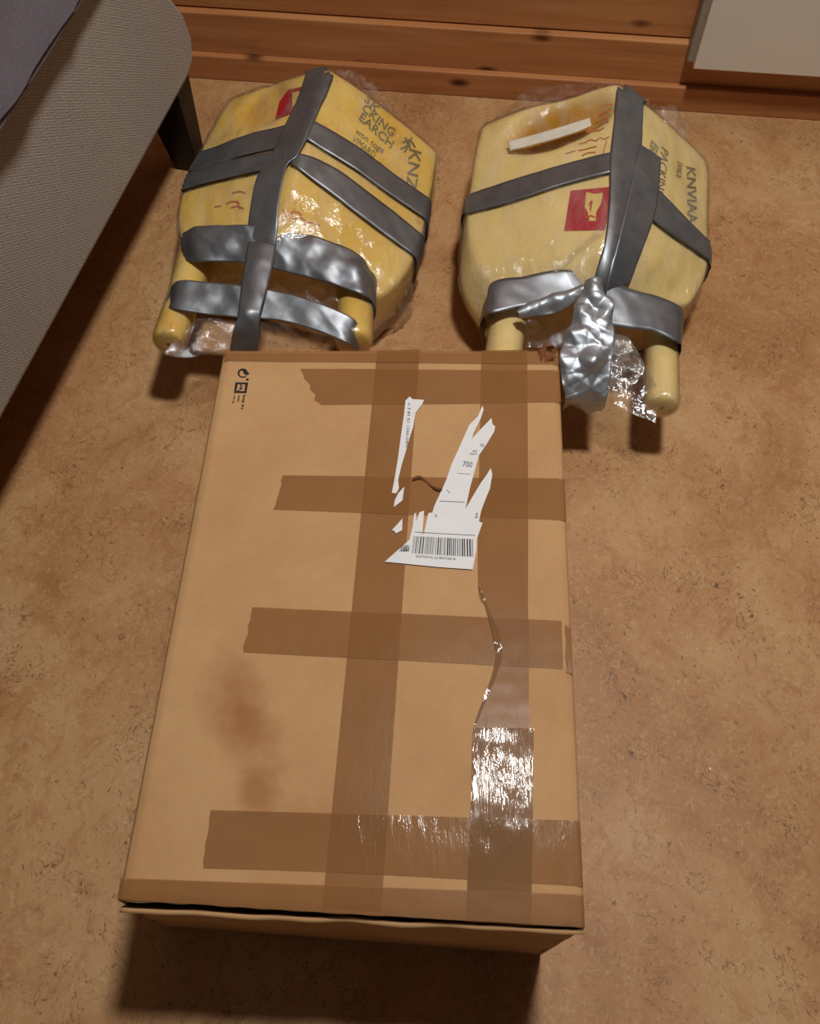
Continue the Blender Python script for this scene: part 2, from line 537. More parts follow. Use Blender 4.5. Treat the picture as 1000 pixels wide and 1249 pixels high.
dz = Vector((0, 0, -0.006))
wall_panel('side_panel', bBR, bTR, cBR + dz, cTR + dz, None, 3)
wall_panel('side_panel', bTL, bBL, cTL + dz, cBL + dz, None, 5)
wall_panel('rear_panel', bTR, bTL, cTR + dz, cTL + dz, None, 7)
front_lean = lambda u, w: max(0, (w - 0.86) / 0.14) * (0.0085 - 0.004 * u + 0.003 * noise.noise(Vector((u * 9, 3, 1))))
wall_panel('front_panel', bBL, bBR, cBL + Vector((0, 0, -0.013)), cBR + Vector((0, 0, -0.007)), front_lean, 9)
bot = mesh_obj('bottom_panel', [bBL, bBR, bTR, bTL], [(0, 1, 2, 3)], M['card'], crate, False); solid(bot, 0.004, 1)
# dark inner liner seen through the front slit
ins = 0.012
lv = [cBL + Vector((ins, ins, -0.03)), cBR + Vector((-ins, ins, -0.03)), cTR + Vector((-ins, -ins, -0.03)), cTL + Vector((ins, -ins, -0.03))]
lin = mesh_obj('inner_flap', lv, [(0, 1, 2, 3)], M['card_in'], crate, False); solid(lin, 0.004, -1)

# lid with a slightly wavy front edge and softened rim
nr, nc = 60, 140; v = []
for i in range(nr):
    w = i / (nr - 1)
    for j in range(nc):
        u = j / (nc - 1)
        p = cBL.lerp(cBR, u).lerp(cTL.lerp(cTR, u), w)
        p.z = topz(p)
        if i == 0:
            p.y += 0.0022 * noise.noise(Vector((u * 14, 1, 8))); p.z -= 0.001
        if abs(u - 0.966) < 0.006: p.z -= 0.0008 * (1 - abs(u - 0.966) / 0.006)
        ed = min(u, 1 - u) * 0.4
        if ed < 0.008: p.z -= 0.0035 * (1 - ed / 0.008)
        ew = (1 - w) * 0.62
        if ew < 0.008: p.z -= 0.004 * (1 - ew / 0.008)
        v.append(p)
lid = mesh_obj('lid', v, grid_faces(nr, nc), M['card'], crate); solid(lid, 0.004, -1)


def flat_strip(name, stations, mat, parent=crate, off=0.0005, n=60, mm=8, ragged=0.0, seed=0, drop=None, wr=0.00025, thick=0.0002):
    """tape lying on the lid; stations = ((px,py),(px,py)) edge pairs; drop=(start,end) lengths hanging over the rim"""
    st = [tuple(a) + tuple(b2) for a, b2 in stations]
    rows = catmull(st, n) if len(st) > 2 else [tuple(x + (y - x) * i / (n - 1) for x, y in zip(st[0], st[1])) for i in range(n)]
    R = []
    for i, (ax, ay, bx, by) in enumerate(rows):
        row = []
        for j in range(mm):
            u = j / (mm - 1); px, py = ax + (bx - ax) * u, ay + (by - ay) * u
            p = P(px, py, H)
            if ragged and i in (0,):
                pass
            p.z = topz(p) + off + wr * noise.noise(Vector((p.x * 60 + seed, p.y * 60, seed)))
            row.append(p)
        R.append(row)
    if ragged:
        ax_dir = [(R[1][j] - R[0][j]).normalized() for j in range(mm)]
        for j in range(mm):
            R[0][j] += ax_dir[j] * (ragged * noise.noise(Vector((j * 0.9 + seed, seed, 1))))
    if drop:
        for side, L in ((0, drop[0]), (1, drop[1])):
            if not L: continue
            edge, prev = (R[0], R[1]) if side == 0 else (R[-1], R[-2])
            ext = []
            for k2 in range(1, 6):
                r = []
                for e, pv in zip(edge, prev):
                    d = (e - pv); d.z = 0; d.normalize()
                    q = e + d * 0.0012 * min(1, k2 / 2); q.z = e.z - L * k2 / 5
                    r.append(q)
                ext.append(r)
            R = list(reversed(ext)) + R if side == 0 else R + ext
    vv = [p for r in R for p in r]
    o = mesh_obj(name, vv, grid_faces(len(R), mm), mat, parent)
    # make sure the strip faces up before thickening
    me = o.data
    if sum(p.normal.z for p in me.polygons) < 0: me.flip_normals()
    return o


PT = 'packing_tape'
flat_strip(PT, [((460, 428), (512, 427)), ((393, 1107), (465, 1112))], M['tape'], off=0.0004, drop=(0.03, 0.022), seed=1)
flat_strip(PT, [((587, 428), (643, 427)), ((584, 600), (644, 600)), ((583, 716), (644, 716)), ((592, 742), (644, 742)), ((600, 772), (645, 772)), ((604, 800), (645, 800)),
                ((599, 826), (645, 826)), ((588, 856), (645, 856)), ((578, 885), (646, 886)), ((575, 960), (646, 960)), ((568, 1122), (648, 1127))], M['tape'], off=0.0007, drop=(0.03, 0.022), seed=2, n=120)
flat_strip(PT, [((576, 888), (651, 888)), ((574, 985), (650, 985)), ((568, 1121), (648, 1126))], M['tape2'], off=0.0012, drop=(0, 0.02), seed=3, wr=0.00025, n=90, mm=14)
flat_strip(PT, [((366, 450), (390, 494)), ((520, 451), (530, 493)), ((682, 452), (684, 491))], M['tape'], off=0.0010, ragged=0.006, drop=(0, 0.04), seed=4)
flat_strip(PT, [((345, 580), (335, 622)), ((688, 584), (690.5, 635))], M['tape'], off=0.0010, ragged=0.004, drop=(0, 0.04), seed=5)
flat_strip(PT, [((308, 741), (297, 796)), ((685, 757), (687, 816))], M['tape'], off=0.0010, ragged=0.003, seed=6)
flat_strip(PT, [((689, 762), (691, 820)), ((695.5, 764), (698.5, 822))], M['tape'], off=0.0011, ragged=0.002, drop=(0, 0.04), seed=16, n=12)
flat_strip(PT, [((257, 988), (247, 1059)), ((430, 993), (424, 1065)), ((707, 1001), (711, 1081))], M['tape3'], off=0.0010, ragged=0.002, drop=(0, 0.04), seed=7)
flat_strip(PT, [((148, 1071), (143, 1097)), ((430, 1081), (428, 1115)), ((711, 1091), (713, 1131))], M['tape'], off=0.0016, drop=(0.02, 0.03), seed=8)
flat_strip(PT, [((274, 441), (275, 429)), ((480, 443), (480, 429)), ((681, 445), (681, 429))], M['tape'], off=0.0016, drop=(0.02, 0.03), seed=9)
# fold of tape standing a little proud beside the wavy cut
fold = flat_strip(PT, [((583, 716), (585, 716)), ((592, 742), (596, 742)), ((600, 772), (609, 772)), ((604, 800), (612, 800)), ((599, 826), (605, 826)), ((588, 856), (592, 856)), ((578, 885), (581, 885))],
                  M['tape2'], off=0.0028, wr=0.002, seed=11, n=60, mm=6)


# flat print / paper on the lid
def lid_poly(name, pts, mat, parent=crate, off=0.0016, thick=0.0002, px=True):
    bm = bmesh.new()
    vs = []
    for (x, y) in pts:
        p = P(x, y, H); p.z = topz(p) + off
        vs.append(bm.verts.new(p - root_loc(parent)))
    f = bm.faces.new(vs)
    bmesh.ops.triangulate(bm, faces=[f])
    bmesh.ops.recalc_face_normals(bm, faces=bm.faces)
    if sum(f.normal.z for f in bm.faces) < 0: bmesh.ops.reverse_faces(bm, faces=bm.faces)
    me = bpy.data.meshes.new(name); bm.to_mesh(me); bm.free()
    o = bpy.data.objects.new(name, me); COL.objects.link(o); me.materials.append(mat); o.parent = parent
    if thick: solid(o, thick, 1)
    return o


cv = lambda pts: [(460 + x / 5.206, 470 + y / 5.206) for x, y in pts]
scrap = lambda pts, parent=crate: lid_poly('label_scrap', cv(pts), M['paper'], parent)
s1 = scrap([(180, 100), (208, 76), (222, 92), (298, 97), (285, 125), (243, 180), (228, 270), (205, 340), (180, 430), (155, 510), (133, 605), (138, 660), (120, 690), (93, 688), (110, 600), (130, 480), (150, 330), (170, 190)])
tag(s1, 'long torn white paper sliver left on the tape')
s2 = scrap([(133, 690), (172, 648), (160, 735), (105, 778), (112, 735)])
s3 = scrap([(160, 850), (158, 925), (118, 945), (108, 928), (92, 925), (125, 890)])
main = scrap([(48, 1125), (150, 1035), (205, 985), (225, 900), (235, 820), (247, 812), (247, 870), (268, 810), (298, 800), (290, 900), (285, 960), (300, 930), (325, 815), (350, 812), (362, 770), (395, 700), (440, 600), (470, 510), (520, 400), (560, 310), (585, 255), (640, 200), (668, 132), (675, 160), (655, 220), (610, 310), (600, 345), (650, 290), (725, 213), (732, 255), (748, 265), (742, 300), (690, 385), (645, 450), (620, 540), (590, 650), (560, 790), (600, 720), (660, 620), (690, 580), (720, 530), (730, 570), (715, 660), (690, 720), (660, 800), (645, 870), (668, 880), (650, 930), (632, 980), (630, 1050), (605, 1175), (400, 1160), (200, 1140)])
tag(main, 'torn white shipping label with a barcode')


def lid_quads(name, quads, mat, parent, off=0.0021, conv=True):
    vs, fs = [], []
    for q in quads:
        pts = cv(q) if conv else q
        k0 = len(vs)
        for (x, y) in pts:
            p = P(x, y, H); p.z = topz(p) + off; vs.append(p)
        fs.append(tuple(range(k0, k0 + len(pts))))
    o = mesh_obj(name, vs, fs, mat, parent, False)
    if sum(p.normal.z for p in o.data.polygons) < 0: o.data.flip_normals()
    return o


rng = random.Random(4)
bars = []
x = 233.0
while x < 606:
    w = rng.choice([2.5, 3, 3.5, 5, 7, 9])
    t = (x - 233) / 373
    y0 = 962 + 22 * t; y1 = 1072 + 24 * t; lean = -14 + 18 * t
    if x + w < 612: bars.append([(x, y0), (x + w, y0), (x + w + lean, y1), (x + lean, y1)])
    x += w + rng.choice([3.5, 4, 5, 7, 9])
x = 150
while x < 205:
    w = rng.choice([3, 5, 7]); bars.append([(x, 1020 + rng.random() * 12), (x + w, 1015), (x + w - 6, 1060), (x - 8, 1060)]); x += w + rng.choice([3, 5])
lid_quads('barcode', bars, M['ink'], main)
lines = []
for (a, b2, w) in (((395, 738), (555, 746), 3), ((240, 935), (400, 945), 3), ((400, 945), (622, 958), 3), ((510, 562), (590, 568), 2), ((440, 665), (462, 688), 4)):
    lines.append([a, b2, (b2[0], b2[1] + w), (a[0], a[1] + w)])
lid_quads('ruled_line', lines, M['ink'], main)['kind'] = 'stuff'


def text_mesh(s, bold=0.0):
    cu_ = bpy.data.curves.new('t', 'FONT'); cu_.body = s; cu_.size = 1.0; cu_.resolution_u = 2; cu_.offset = bold
    o = bpy.data.objects.new('t', cu_); COL.objects.link(o)
    dg = bpy.context.evaluated_depsgraph_get()
    me = bpy.data.meshes.new_from_object(o.evaluated_get(dg))
    vs = [(v.co.x, v.co.y) for v in me.vertices]; fs = [tuple(p.vertices) for p in me.polygons]
    bpy.data.objects.remove(o); bpy.data.curves.remove(cu_); bpy.data.meshes.remove(me)
    x0 = min(v[0] for v in vs); x1 = max(v[0] for v in vs); y0 = min(v[1] for v in vs); y1 = max(v[1] for v in vs)
    return [((a - x0) / (x1 - x0), (b2 - y0) / (y1 - y0)) for a, b2 in vs], fs


def quad_map(q, u, w):
    (a, b2, c, d) = q                             # bl, br, tr, tl
    x = (1 - w) * ((1 - u) * a[0] + u * b2[0]) + w * ((1 - u) * d[0] + u * c[0])
    y = (1 - w) * ((1 - u) * a[1] + u * b2[1]) + w * ((1 - u) * d[1] + u * c[1])
    return x, y


def lid_text(name, s, q, mat, parent, off=0.0021, conv=True, bold=0.0):
    uv, fs = text_mesh(s, bold); vs = []
    if conv: q = cv(q)
    for u, w in uv:
        px_, py_ = quad_map(q, u, w)
        p = P(px_, py_, H); p.z = topz(p) + off; vs.append(p)
    o = mesh_obj(name, vs, fs, mat, parent, False)
    if sum(p.normal.z for p in o.data.polygons) < 0: o.data.flip_normals()
    return o


lid_text('lettering', '003700726 23 8007260 8', [(245, 1098), (495, 1115), (495, 1102), (245, 1084)], M['ink'], main)
lid_text('lettering', '700', [(540, 520), (600, 526), (608, 492), (548, 486)], M['ink'], main)
lid_text('lettering', '75', [(650, 395), (676, 398), (680, 380), (654, 376)], M['ink'], main)
lid_text('lettering', 'kolli', [(588, 446), (630, 446), (634, 432), (592, 430)], M['ink'], main)
lid_text('lettering', 'vekt', [(600, 428), (632, 426), (636, 414), (604, 414)], M['ink'], main)
lid_text('lettering', 'S', [(618, 848), (636, 850), (642, 818), (626, 816)], M['ink'], main)
lid_text('lettering', 'N', [(364, 842), (378, 844), (382, 824), (368, 822)], M['ink'], main)
lid_text('lettering', 'n 3 81 E1 1260-2401', [(196, 118), (180, 395), (196, 397), (214, 120)], M['ink'], s1)

# printed marks in the far left corner
sym = lambda pts: [(255 + x * 0.09, 420 + y * 0.09) for x, y in pts]
circ = []
for k2 in range(18):
    a0 = 0.9 + k2 * 0.26; a1 = a0 + 0.27
    w = 14 if k2 < 6 else 24
    circ.append([(460 + 72 * math.cos(a0), 395 + 62 * math.sin(a0)), (460 + 72 * math.cos(a1), 395 + 62 * math.sin(a1)),
                 (460 + (72 - w) * math.cos(a1), 395 + (62 - w) * math.sin(a1)), (460 + (72 - w) * math.cos(a0), 395 + (62 - w) * math.sin(a0))])
circ.append([(455, 345), (510, 360), (548, 405), (500, 425), (465, 390)])
circ.append([(505, 468), (540, 470), (535, 495), (502, 495)])
lid_quads('printed_mark', [sym(c) for c in circ], M['ink'], crate, off=0.0006, conv=False)
sq = [[(358, 522), (532, 522), (528, 545), (355, 545)], [(355, 545), (390, 545), (372, 640), (342, 640)], [(492, 545), (528, 545), (512, 640), (478, 640)], [(342, 640), (512, 640), (508, 666), (336, 664)],
      [(425, 545), (442, 545), (436, 592), (420, 592)], [(405, 598), (462, 598), (430, 625)], [(390, 625), (415, 625), (412, 640), (386, 640)], [(448, 560), (458, 560), (455, 585), (446, 585)]]
lid_quads('printed_mark', [sym(c) for c in sq], M['ink'], crate, off=0.0006, conv=False)
for s, q in (('keep dry', [(448, 692), (425, 890), (470, 890), (505, 696)]), ('this', [(395, 695), (385, 785), (415, 785), (422, 697)]), ('side up', [(335, 690), (310, 805), (345, 805), (360, 694)])):
    lid_text('lettering', s, sym(q), M['ink'], crate, off=0.0006, conv=False, bold=0.01)

# torn lid paper near the middle, crushed far right corner
tv = []
for i in range(12):
    t = i / 11
    ax = 503 + 36 * t; ay = 588 - 5 * math.sin(t * 5.5) + 8 * t
    for (dy, hz) in ((0, 0.0012), (-2, 0.0030), (-3, 0.0040)):
        p = P(ax, ay + dy, H); p.z = H + hz * (0.6 + 0.4 * math.sin(t * 9)); tv.append(p)
tf = grid_faces(12, 3)
tear = mesh_obj('torn_flap', tv, tf, M['card_in'], crate); solid(tear, 0.0006, 0)
for (a, b2, c, hz) in (((655, 428), (668, 424), (660, 443), 0.010), ((662, 432), (678, 441), (664, 442), 0.007), ((656, 426), (672, 430), (680, 424), 0.012), ((668, 430), (679, 428), (676, 437), 0.008)):
    vv = []
    for i in range(5):
        for j in range(5 - i):
            u, w = i / 4, j / 4
            x_, y_ = a[0] + (b2[0] - a[0]) * u + (c[0] - a[0]) * w, a[1] + (b2[1] - a[1]) * u + (c[1] - a[1]) * w
            p = P(x_, y_, H); p.z = H + 0.001 + hz * u * (1 - w) + 0.002 * noise.noise(Vector((x_, y_, 0))); vv.append(p)
    idx = {}; k2 = 0
    for i in range(5):
        for j in range(5 - i): idx[(i, j)] = k2; k2 += 1
    ff = []
    for i in range(4):
        for j in range(4 - i):
            ff.append((idx[(i, j)], idx[(i + 1, j)], idx[(i, j + 1)]))
            if (i + 1, j + 1) in idx: ff.append((idx[(i + 1, j)], idx[(i + 1, j + 1)], idx[(i, j + 1)]))
    o = mesh_obj('torn_corner', vv, ff, mat_plain('torn_card', srgb(120, 72, 40), 0.8), crate); solid(o, 0.001, 0)


# ------------------------------------------------------------------ foam packages
def sub_mesh(verts, faces, creases, levels=4):
    me = bpy.data.meshes.new('cage'); me.from_pydata([tuple(v) for v in verts], [], faces); me.update()
    o = bpy.data.objects.new('cage', me); COL.objects.link(o)
    cr = me.attributes.new('crease_edge', 'FLOAT', 'EDGE')
    for e in me.edges:
        cr.data[e.index].value = creases(*e.vertices)
    md = o.modifiers.new('s', 'SUBSURF'); md.levels = levels; md.render_levels = levels
    dg = bpy.context.evaluated_depsgraph_get()
    m2 = bpy.data.meshes.new_from_object(o.evaluated_get(dg))
    vs = [v.co.copy() for v in m2.vertices]; fs = [tuple(p.vertices) for p in m2.polygons]
    ns_ = [v.normal.copy() for v in m2.vertices]
    bpy.data.objects.remove(o); bpy.data.meshes.remove(me); bpy.data.meshes.remove(m2)
    return vs, fs, ns_


_fr = random.Random(11)
FOLDS = [(Vector((_fr.gauss(0, 1), _fr.gauss(0, 1), _fr.gauss(0, 1) * 0.6)).normalized(), _fr.uniform(14, 42), _fr.random()) for _ in range(7)]


def fold(p, seed, freq=1.0):
    """sum of triangle waves in random directions: flat facets with sharp creases"""
    t = 0.0
    w = Vector((noise.noise(p * 12), noise.noise(p * 12 + Vector((5, 1, 2))), 0)) * 0.006
    for d, f, ph in FOLDS:
        x = (p + w).dot(d) * f * freq + ph + seed * 0.37
        t += (abs(x - math.floor(x) - 0.5) - 0.25) * 2.2 * (20 / (f + 8))
    return t


class Pack:
    def __init__(self, name, label, stations, foam, prongs, seed, dents=()):
        cage = []
        ctr = sum((st['rd'] for st in stations), Vector()) / len(stations)
        self.root = empty(name, (ctr.x, ctr.y, 0), label, 'foam package')
        for st in stations:
            sl, rd, sr = st['sl'], st['rd'], st['sr']
            ll = st.get('ll') or Vector((sl.x, sl.y, 0.07)); lr = st.get('lr') or Vector((sr.x, sr.y, 0.06))
            c0 = (ll + lr) / 2
            bl = c0.lerp(ll, 0.72); bl.z = 0; br = c0.lerp(lr, 0.72); br.z = 0
            ml = (sl + rd) / 2 + Vector((0, 0, 0.006)); mr = (sr + rd) / 2 + Vector((0, 0, 0.006))
            cage += [bl, ll, sl, ml, rd, mr, sr, lr, br]
        k_ = len(stations); n_ = 9
        faces = []
        for i in range(k_ - 1):
            for j in range(n_):
                j2 = (j + 1) % n_
                faces.append((i * n_ + j, i * n_ + j2, (i + 1) * n_ + j2, (i + 1) * n_ + j))
        for i, rev in ((0, True), (k_ - 1, False)):
            cidx = len(cage); cage.append(sum((cage[i * n_ + j] for j in range(n_)), Vector()) / n_)
            for j in range(n_):
                j2 = (j + 1) % n_
                faces.append((i * n_ + j, cidx, i * n_ + j2) if rev else (i * n_ + j, i * n_ + j2, cidx))

        def crease(a, b2):
            if a >= k_ * n_ or b2 >= k_ * n_: return 0.0
            ia, ja, ib, jb = a // n_, a % n_, b2 // n_, b2 % n_
            if ja == jb:
                return {4: 0.75, 2: 0.62, 6: 0.62, 1: 0.3, 7: 0.3, 0: 0.3, 8: 0.3}.get(ja, 0.0)
            if ia == ib and ia in (0, k_ - 1): return 0.78 if ia == 0 else 0.45
            return 0.0
        vs, fs, ns_ = sub_mesh(cage, faces, crease, 4)
        # face orientation
        cen = sum(vs, Vector()) / len(vs)
        if sum((v - cen).dot(n2) for v, n2 in zip(vs, ns_)) < 0:
            fs = [tuple(reversed(f)) for f in fs]; ns_ = [-n2 for n2 in ns_]
        vs = [v + n2 * 0.0022 * noise.noise(v * 14 + Vector((seed, 0, 0))) for v, n2 in zip(vs, ns_)]
        self.bvh = BVHTree.FromPolygons(vs, fs)
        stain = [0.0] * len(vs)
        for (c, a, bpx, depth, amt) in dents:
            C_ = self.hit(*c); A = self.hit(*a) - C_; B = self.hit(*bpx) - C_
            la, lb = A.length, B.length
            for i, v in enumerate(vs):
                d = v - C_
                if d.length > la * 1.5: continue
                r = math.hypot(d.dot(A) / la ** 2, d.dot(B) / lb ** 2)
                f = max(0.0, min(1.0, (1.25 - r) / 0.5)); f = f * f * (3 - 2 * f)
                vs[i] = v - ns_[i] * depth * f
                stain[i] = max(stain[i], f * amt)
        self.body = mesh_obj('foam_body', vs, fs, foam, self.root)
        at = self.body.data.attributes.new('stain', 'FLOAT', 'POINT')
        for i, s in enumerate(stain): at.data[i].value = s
        # clear film around the body
        fv = []
        for v, n2 in zip(vs, ns_):
            w = noise.noise(Vector((v.x * 26 + seed, v.y * 11, v.z * 26))) + 1.1 * (0.3 - abs(noise.noise(Vector((v.x * 48 + v.y * 20, v.y * 30 + seed, v.z * 44)))))
            q = v + n2 * (0.0030 + 0.0010 * w + 0.0016 * fold(v, seed, 0.9))
            q.z = max(q.z, 0.0006)
            fv.append(q)
        film = mesh_obj('plastic_film', fv, fs, M['film'], self.root)
        film['label'] = 'clear wrinkled plastic wrapping'
        for (p0, p1, r0, r1) in prongs:
            self.prong(p0, p1, r0, r1, foam)
        self.seed = seed

    def prong(self, p0, p1, r0, r1, foam):
        ax = (p1 - p0); L = ax.length; ax.normalize()
        e1 = ax.cross(Vector((0, 0, 1))).normalized(); e2 = e1.cross(ax)
        prof = [(0, r0), (L * 0.3, r0 * 0.55 + r1 * 0.45), (L * 0.6, r1 * 1.0), (L * 0.9, r1), (L - 0.004, r1), (L + 0.003, r1 * 0.93), (L + 0.007, r1 * 0.78), (L + 0.008, r1 * 0.4), (L + 0.008, 0.001)]
        for nm, extra, mt in (('foam_leg', 0.0, foam), ('plastic_film', 0.0016, M['film'])):
            prof2 = prof if extra == 0 else prof
            vs, fs = [], []
            K = 28
            for (s, r) in prof2:
                for k2 in range(K):
                    a = 2 * math.pi * k2 / K
                    d = e1 * math.cos(a) + e2 * math.sin(a)
                    q = p0 + ax * (s + extra * (s > L)) + d * (r + extra)
                    if extra: q += d * 0.0012 * noise.noise(q * 45)
                    else: q += d * 0.0010 * noise.noise(q * 20)
                    vs.append(q)
            for i in range(len(prof2) - 1):
                for k2 in range(K):
                    j2 = (k2 + 1) % K
                    fs.append((i * K + k2, (i + 1) * K + k2, (i + 1) * K + j2, i * K + j2))
            fs.append(tuple((len(prof2) - 1) * K + k2 for k2 in range(K)))
            o = mesh_obj(nm, vs, fs, mt, self.root)
            me = o.data; me.update()
            cen = p0 - root_loc(self.root)
            if sum((p.center - (cen + ax * (p.center - cen).dot(ax))).dot(p.normal) for p in me.polygons) < 0: me.flip_normals()

    def hit(self, px, py):
        d = ray_dir(px, py).normalized()
        h = self.bvh.ray_cast(CAM, d)
        if h[0] is not None: return h[0]
        return self.bvh.find_nearest(P(px, py, 0.11))[0]

    def lay(self, px, py, off):
        d = ray_dir(px, py).normalized()
        h = self.bvh.ray_cast(CAM, d)
        if h[0] is None:
            h = self.bvh.find_nearest(P(px, py, 0.11))
        n2 = h[1]
        if n2.dot(d) > 0: n2 = -n2
        return h[0] + n2 * off, n2

    def tape(self, stations, zs=None, off=0.0058, n=48, mm=10, wr=0.0008, wrap=(0, 0), seed=0, mat=None, name='duct_tape', crown=0.0, thick=0.0006, freq=1.0, smooth=2, folds=0.0, rag=0.0):
        """stations: edge pixel pairs on the photographed surface. zs None: laid on the foam; else heights (a,b) per station"""
        mat = mat or M['duct']
        R = []
        if zs is None:
            rows = catmull([tuple(a) + tuple(b2) for a, b2 in stations], n)
            for (ax, ay, bx, by) in rows:
                R.append([self.lay(ax + (bx - ax) * j / (mm - 1), ay + (by - ay) * j / (mm - 1), off)[0] for j in range(mm)])
        else:
            st = []
            for (a, b2), (za, zb) in zip(stations, zs):
                pa = self.lay(*a, off)[0] if za is None else P(*a, za)
                pb = self.lay(*b2, off)[0] if zb is None else P(*b2, zb)
                st.append(tuple(pa) + tuple(pb))
            for row in catmull(st, n):
                a, b2 = Vector(row[:3]), Vector(row[3:])
                R.append([a.lerp(b2, j / (mm - 1)) + Vector((0, 0, crown * math.sin(math.pi * j / (mm - 1)))) for j in range(mm)])
        for _ in range(smooth):
            R2 = [[p.copy() for p in r] for r in R]
            for i in range(1, len(R) - 1):
                for j in range(mm):
                    R2[i][j] = (R[i - 1][j] + R[i][j] * 2 + R[i + 1][j]) / 4
            R = R2
        for side, L in ((0, wrap[0]), (1, wrap[1])):
            if not L: continue
            edge, prev = (R[0], R[2]) if side == 0 else (R[-1], R[-3])
            ext = []; K = 9
            cdir = (edge[mm // 2] - prev[mm // 2]); cdir.z = 0; cdir.normalize()
            for k2 in range(1, K):
                r = []
                for e in edge:
                    t = k2 / (K - 1)
                    q = e + cdir * 0.006 * min(1, t * 3); q.z = max(0.003, e.z - L * t)
                    if zs is None:
                        nn = self.bvh.find_nearest(q)
                        d = q - nn[0]
                        if d.length > off:
                            q = nn[0] + d.normalized() * off
                        else:
                            q = nn[0] + nn[1] * off
                        q.z = max(0.003, q.z)
                    else:
                        q -= cdir * (0.016 * max(0, t - 0.4))
                    r.append(q)
                ext.append(r)
            R = list(reversed(ext)) + R if side == 0 else R + ext
        if rag:                                   # torn, uneven free rims
            for i in range(len(R)):
                k = rag * (noise.noise(Vector((i * 0.21, seed, 1))) + 0.6 * noise.noise(Vector((i * 0.7, seed, 5))))
                for j in range(mm):
                    for (edge, opp) in ((0, mm - 1), (mm - 1, 0)):
                        t = abs(j - opp) / (mm - 1)
                        R[i][j] = R[i][j] + (R[i][edge] - R[i][opp]).normalized() * k * t * t
        # wrinkles along the local normal
        nr_ = len(R)
        out = []
        for i in range(nr_):
            for j in range(mm):
                a = R[min(i + 1, nr_ - 1)][j] - R[max(i - 1, 0)][j]; b2 = R[i][min(j + 1, mm - 1)] - R[i][max(j - 1, 0)]
                nn = a.cross(b2)
                nn = nn.normalized() if nn.length > 1e-12 else Vector((0, 0, 1))
                if nn.dot(CAM - R[i][j]) < 0 and nn.z < 0: nn = -nn
                p = R[i][j]
                w = 0.35 * noise.noise(Vector((p.x * 40 * freq + seed, p.y * 40 * freq, p.z * 40 * freq))) + 1.3 * (0.35 - abs(noise.noise(Vector((p.x * 34 * freq + p.y * 18, p.y * 26 * freq + seed, p.z * 30 * freq)))))
                out.append(p + nn * (wr * w + folds * fold(p, seed, freq)))
        o = mesh_obj(name, out, grid_faces(nr_, mm), mat, self.root)
        o.data.update()
        if sum(p.normal.z for p in o.data.polygons) < 0: o.data.flip_normals()
        if thick: solid(o, thick, 1)
        return o

    def decal(self, name, uv, fs, quad, mat, off=0.0009, parent=None):
        vs = []
        for u, w in uv:
            vs.append(self.lay(*quad_map(quad, u, w), off)[0])
        o = mesh_obj(name, vs, fs, mat, parent or self.body, False)
        o.data.update()
        if sum(p.normal.z for p in o.data.polygons) < 0: o.data.flip_normals()
        return o

    def text(self, s, quad, mat, bold=0.0, off=0.0009):
        uv, fs = text_mesh(s, bold)
        return self.decal('lettering', uv, fs, quad, mat, off)

    def patch(self, name, quad, mat, n=14, off=0.0009):
        uv = [(j / (n - 1), i / (n - 1)) for i in range(n) for j in range(n)]
        return self.decal(name, uv, grid_faces(n, n), quad, mat, off)

    def poly(self, name, pts, mat, off=0.0012):
        bm = bmesh.new(); vs = [bm.verts.new((x, y, 0)) for x, y in pts]
        f = bm.faces.new(vs); bmesh.ops.triangulate(bm, faces=[f])
        bmesh.ops.subdivide_edges(bm, edges=bm.edges[:], cuts=2, use_grid_fill=True)
        bmesh.ops.triangulate(bm, faces=bm.faces[:])
        bm.verts.index_update()
        vs2 = [self.lay(v.co.x, v.co.y, off)[0] for v in bm.verts]; fs = [tuple(v.index for v in f.verts) for f in bm.faces]
        bm.free()
        o = mesh_obj(name, vs2, fs, mat, self.body, False); o.data.update()
        if sum(p.normal.z for p in o.data.polygons) < 0: o.data.flip_normals()
        return o

    def strokes(self, name, lines, mat, w=1.1, off=0.0009):
        vs, fs = [], []
        for ln in lines:
            pts = catmull([tuple(map(float, p)) for p in ln], 4 * len(ln))
            k0 = len(vs)
            for i, (x, y) in enumerate(pts):
                x2, y2 = pts[min(i + 1, len(pts) - 1)]; x1, y1 = pts[max(i - 1, 0)]
                dx, dy = x2 - x1, y2 - y1; L = math.hypot(dx, dy) or 1
                nx, ny = -dy / L * w / 2, dx / L * w / 2
                vs.append(self.lay(x + nx, y + ny, off)[0]); vs.append(self.lay(x - nx, y - ny, off)[0])
            for i in range(len(pts) - 1):
                fs.append((k0 + 2 * i, k0 + 2 * i + 1, k0 + 2 * i + 3, k0 + 2 * i + 2))
        o = mesh_obj(name, vs, fs, mat, self.body, False)
        o['kind'] = 'stuff'
        return o


# ---- right package
RS = [
    dict(sl=P(588, 150, .130), rd=P(754, 98, .215), sr=P(862, 193, .105)),
    dict(sl=P(568, 250, .130), rd=P(749, 245, .215), sr=P(864, 290, .105), ll=P(560, 300, .085)),
    dict(sl=P(574, 318, .125), rd=P(740, 325, .190), sr=P(864, 338, .105), ll=P(552, 364, .085)),
    dict(sl=P(606, 352, .122), rd=P(728, 372, .140), sr=P(838, 374, .110), ll=P(590, 408, .065)),
]
rp = Pack('foam_package', 'pale yellow plastic-wrapped foam package with red square emblem, right of the other one', RS, M['foamR'],
          [(P(626, 335, .088), P(612, 452, .112), .031, .0255), (P(806, 345, .080), P(807, 492, .107), .031, .0225)], 2.0,
          dents=[((680, 147), (744, 124), (688, 172), 0.018, 1.0)])
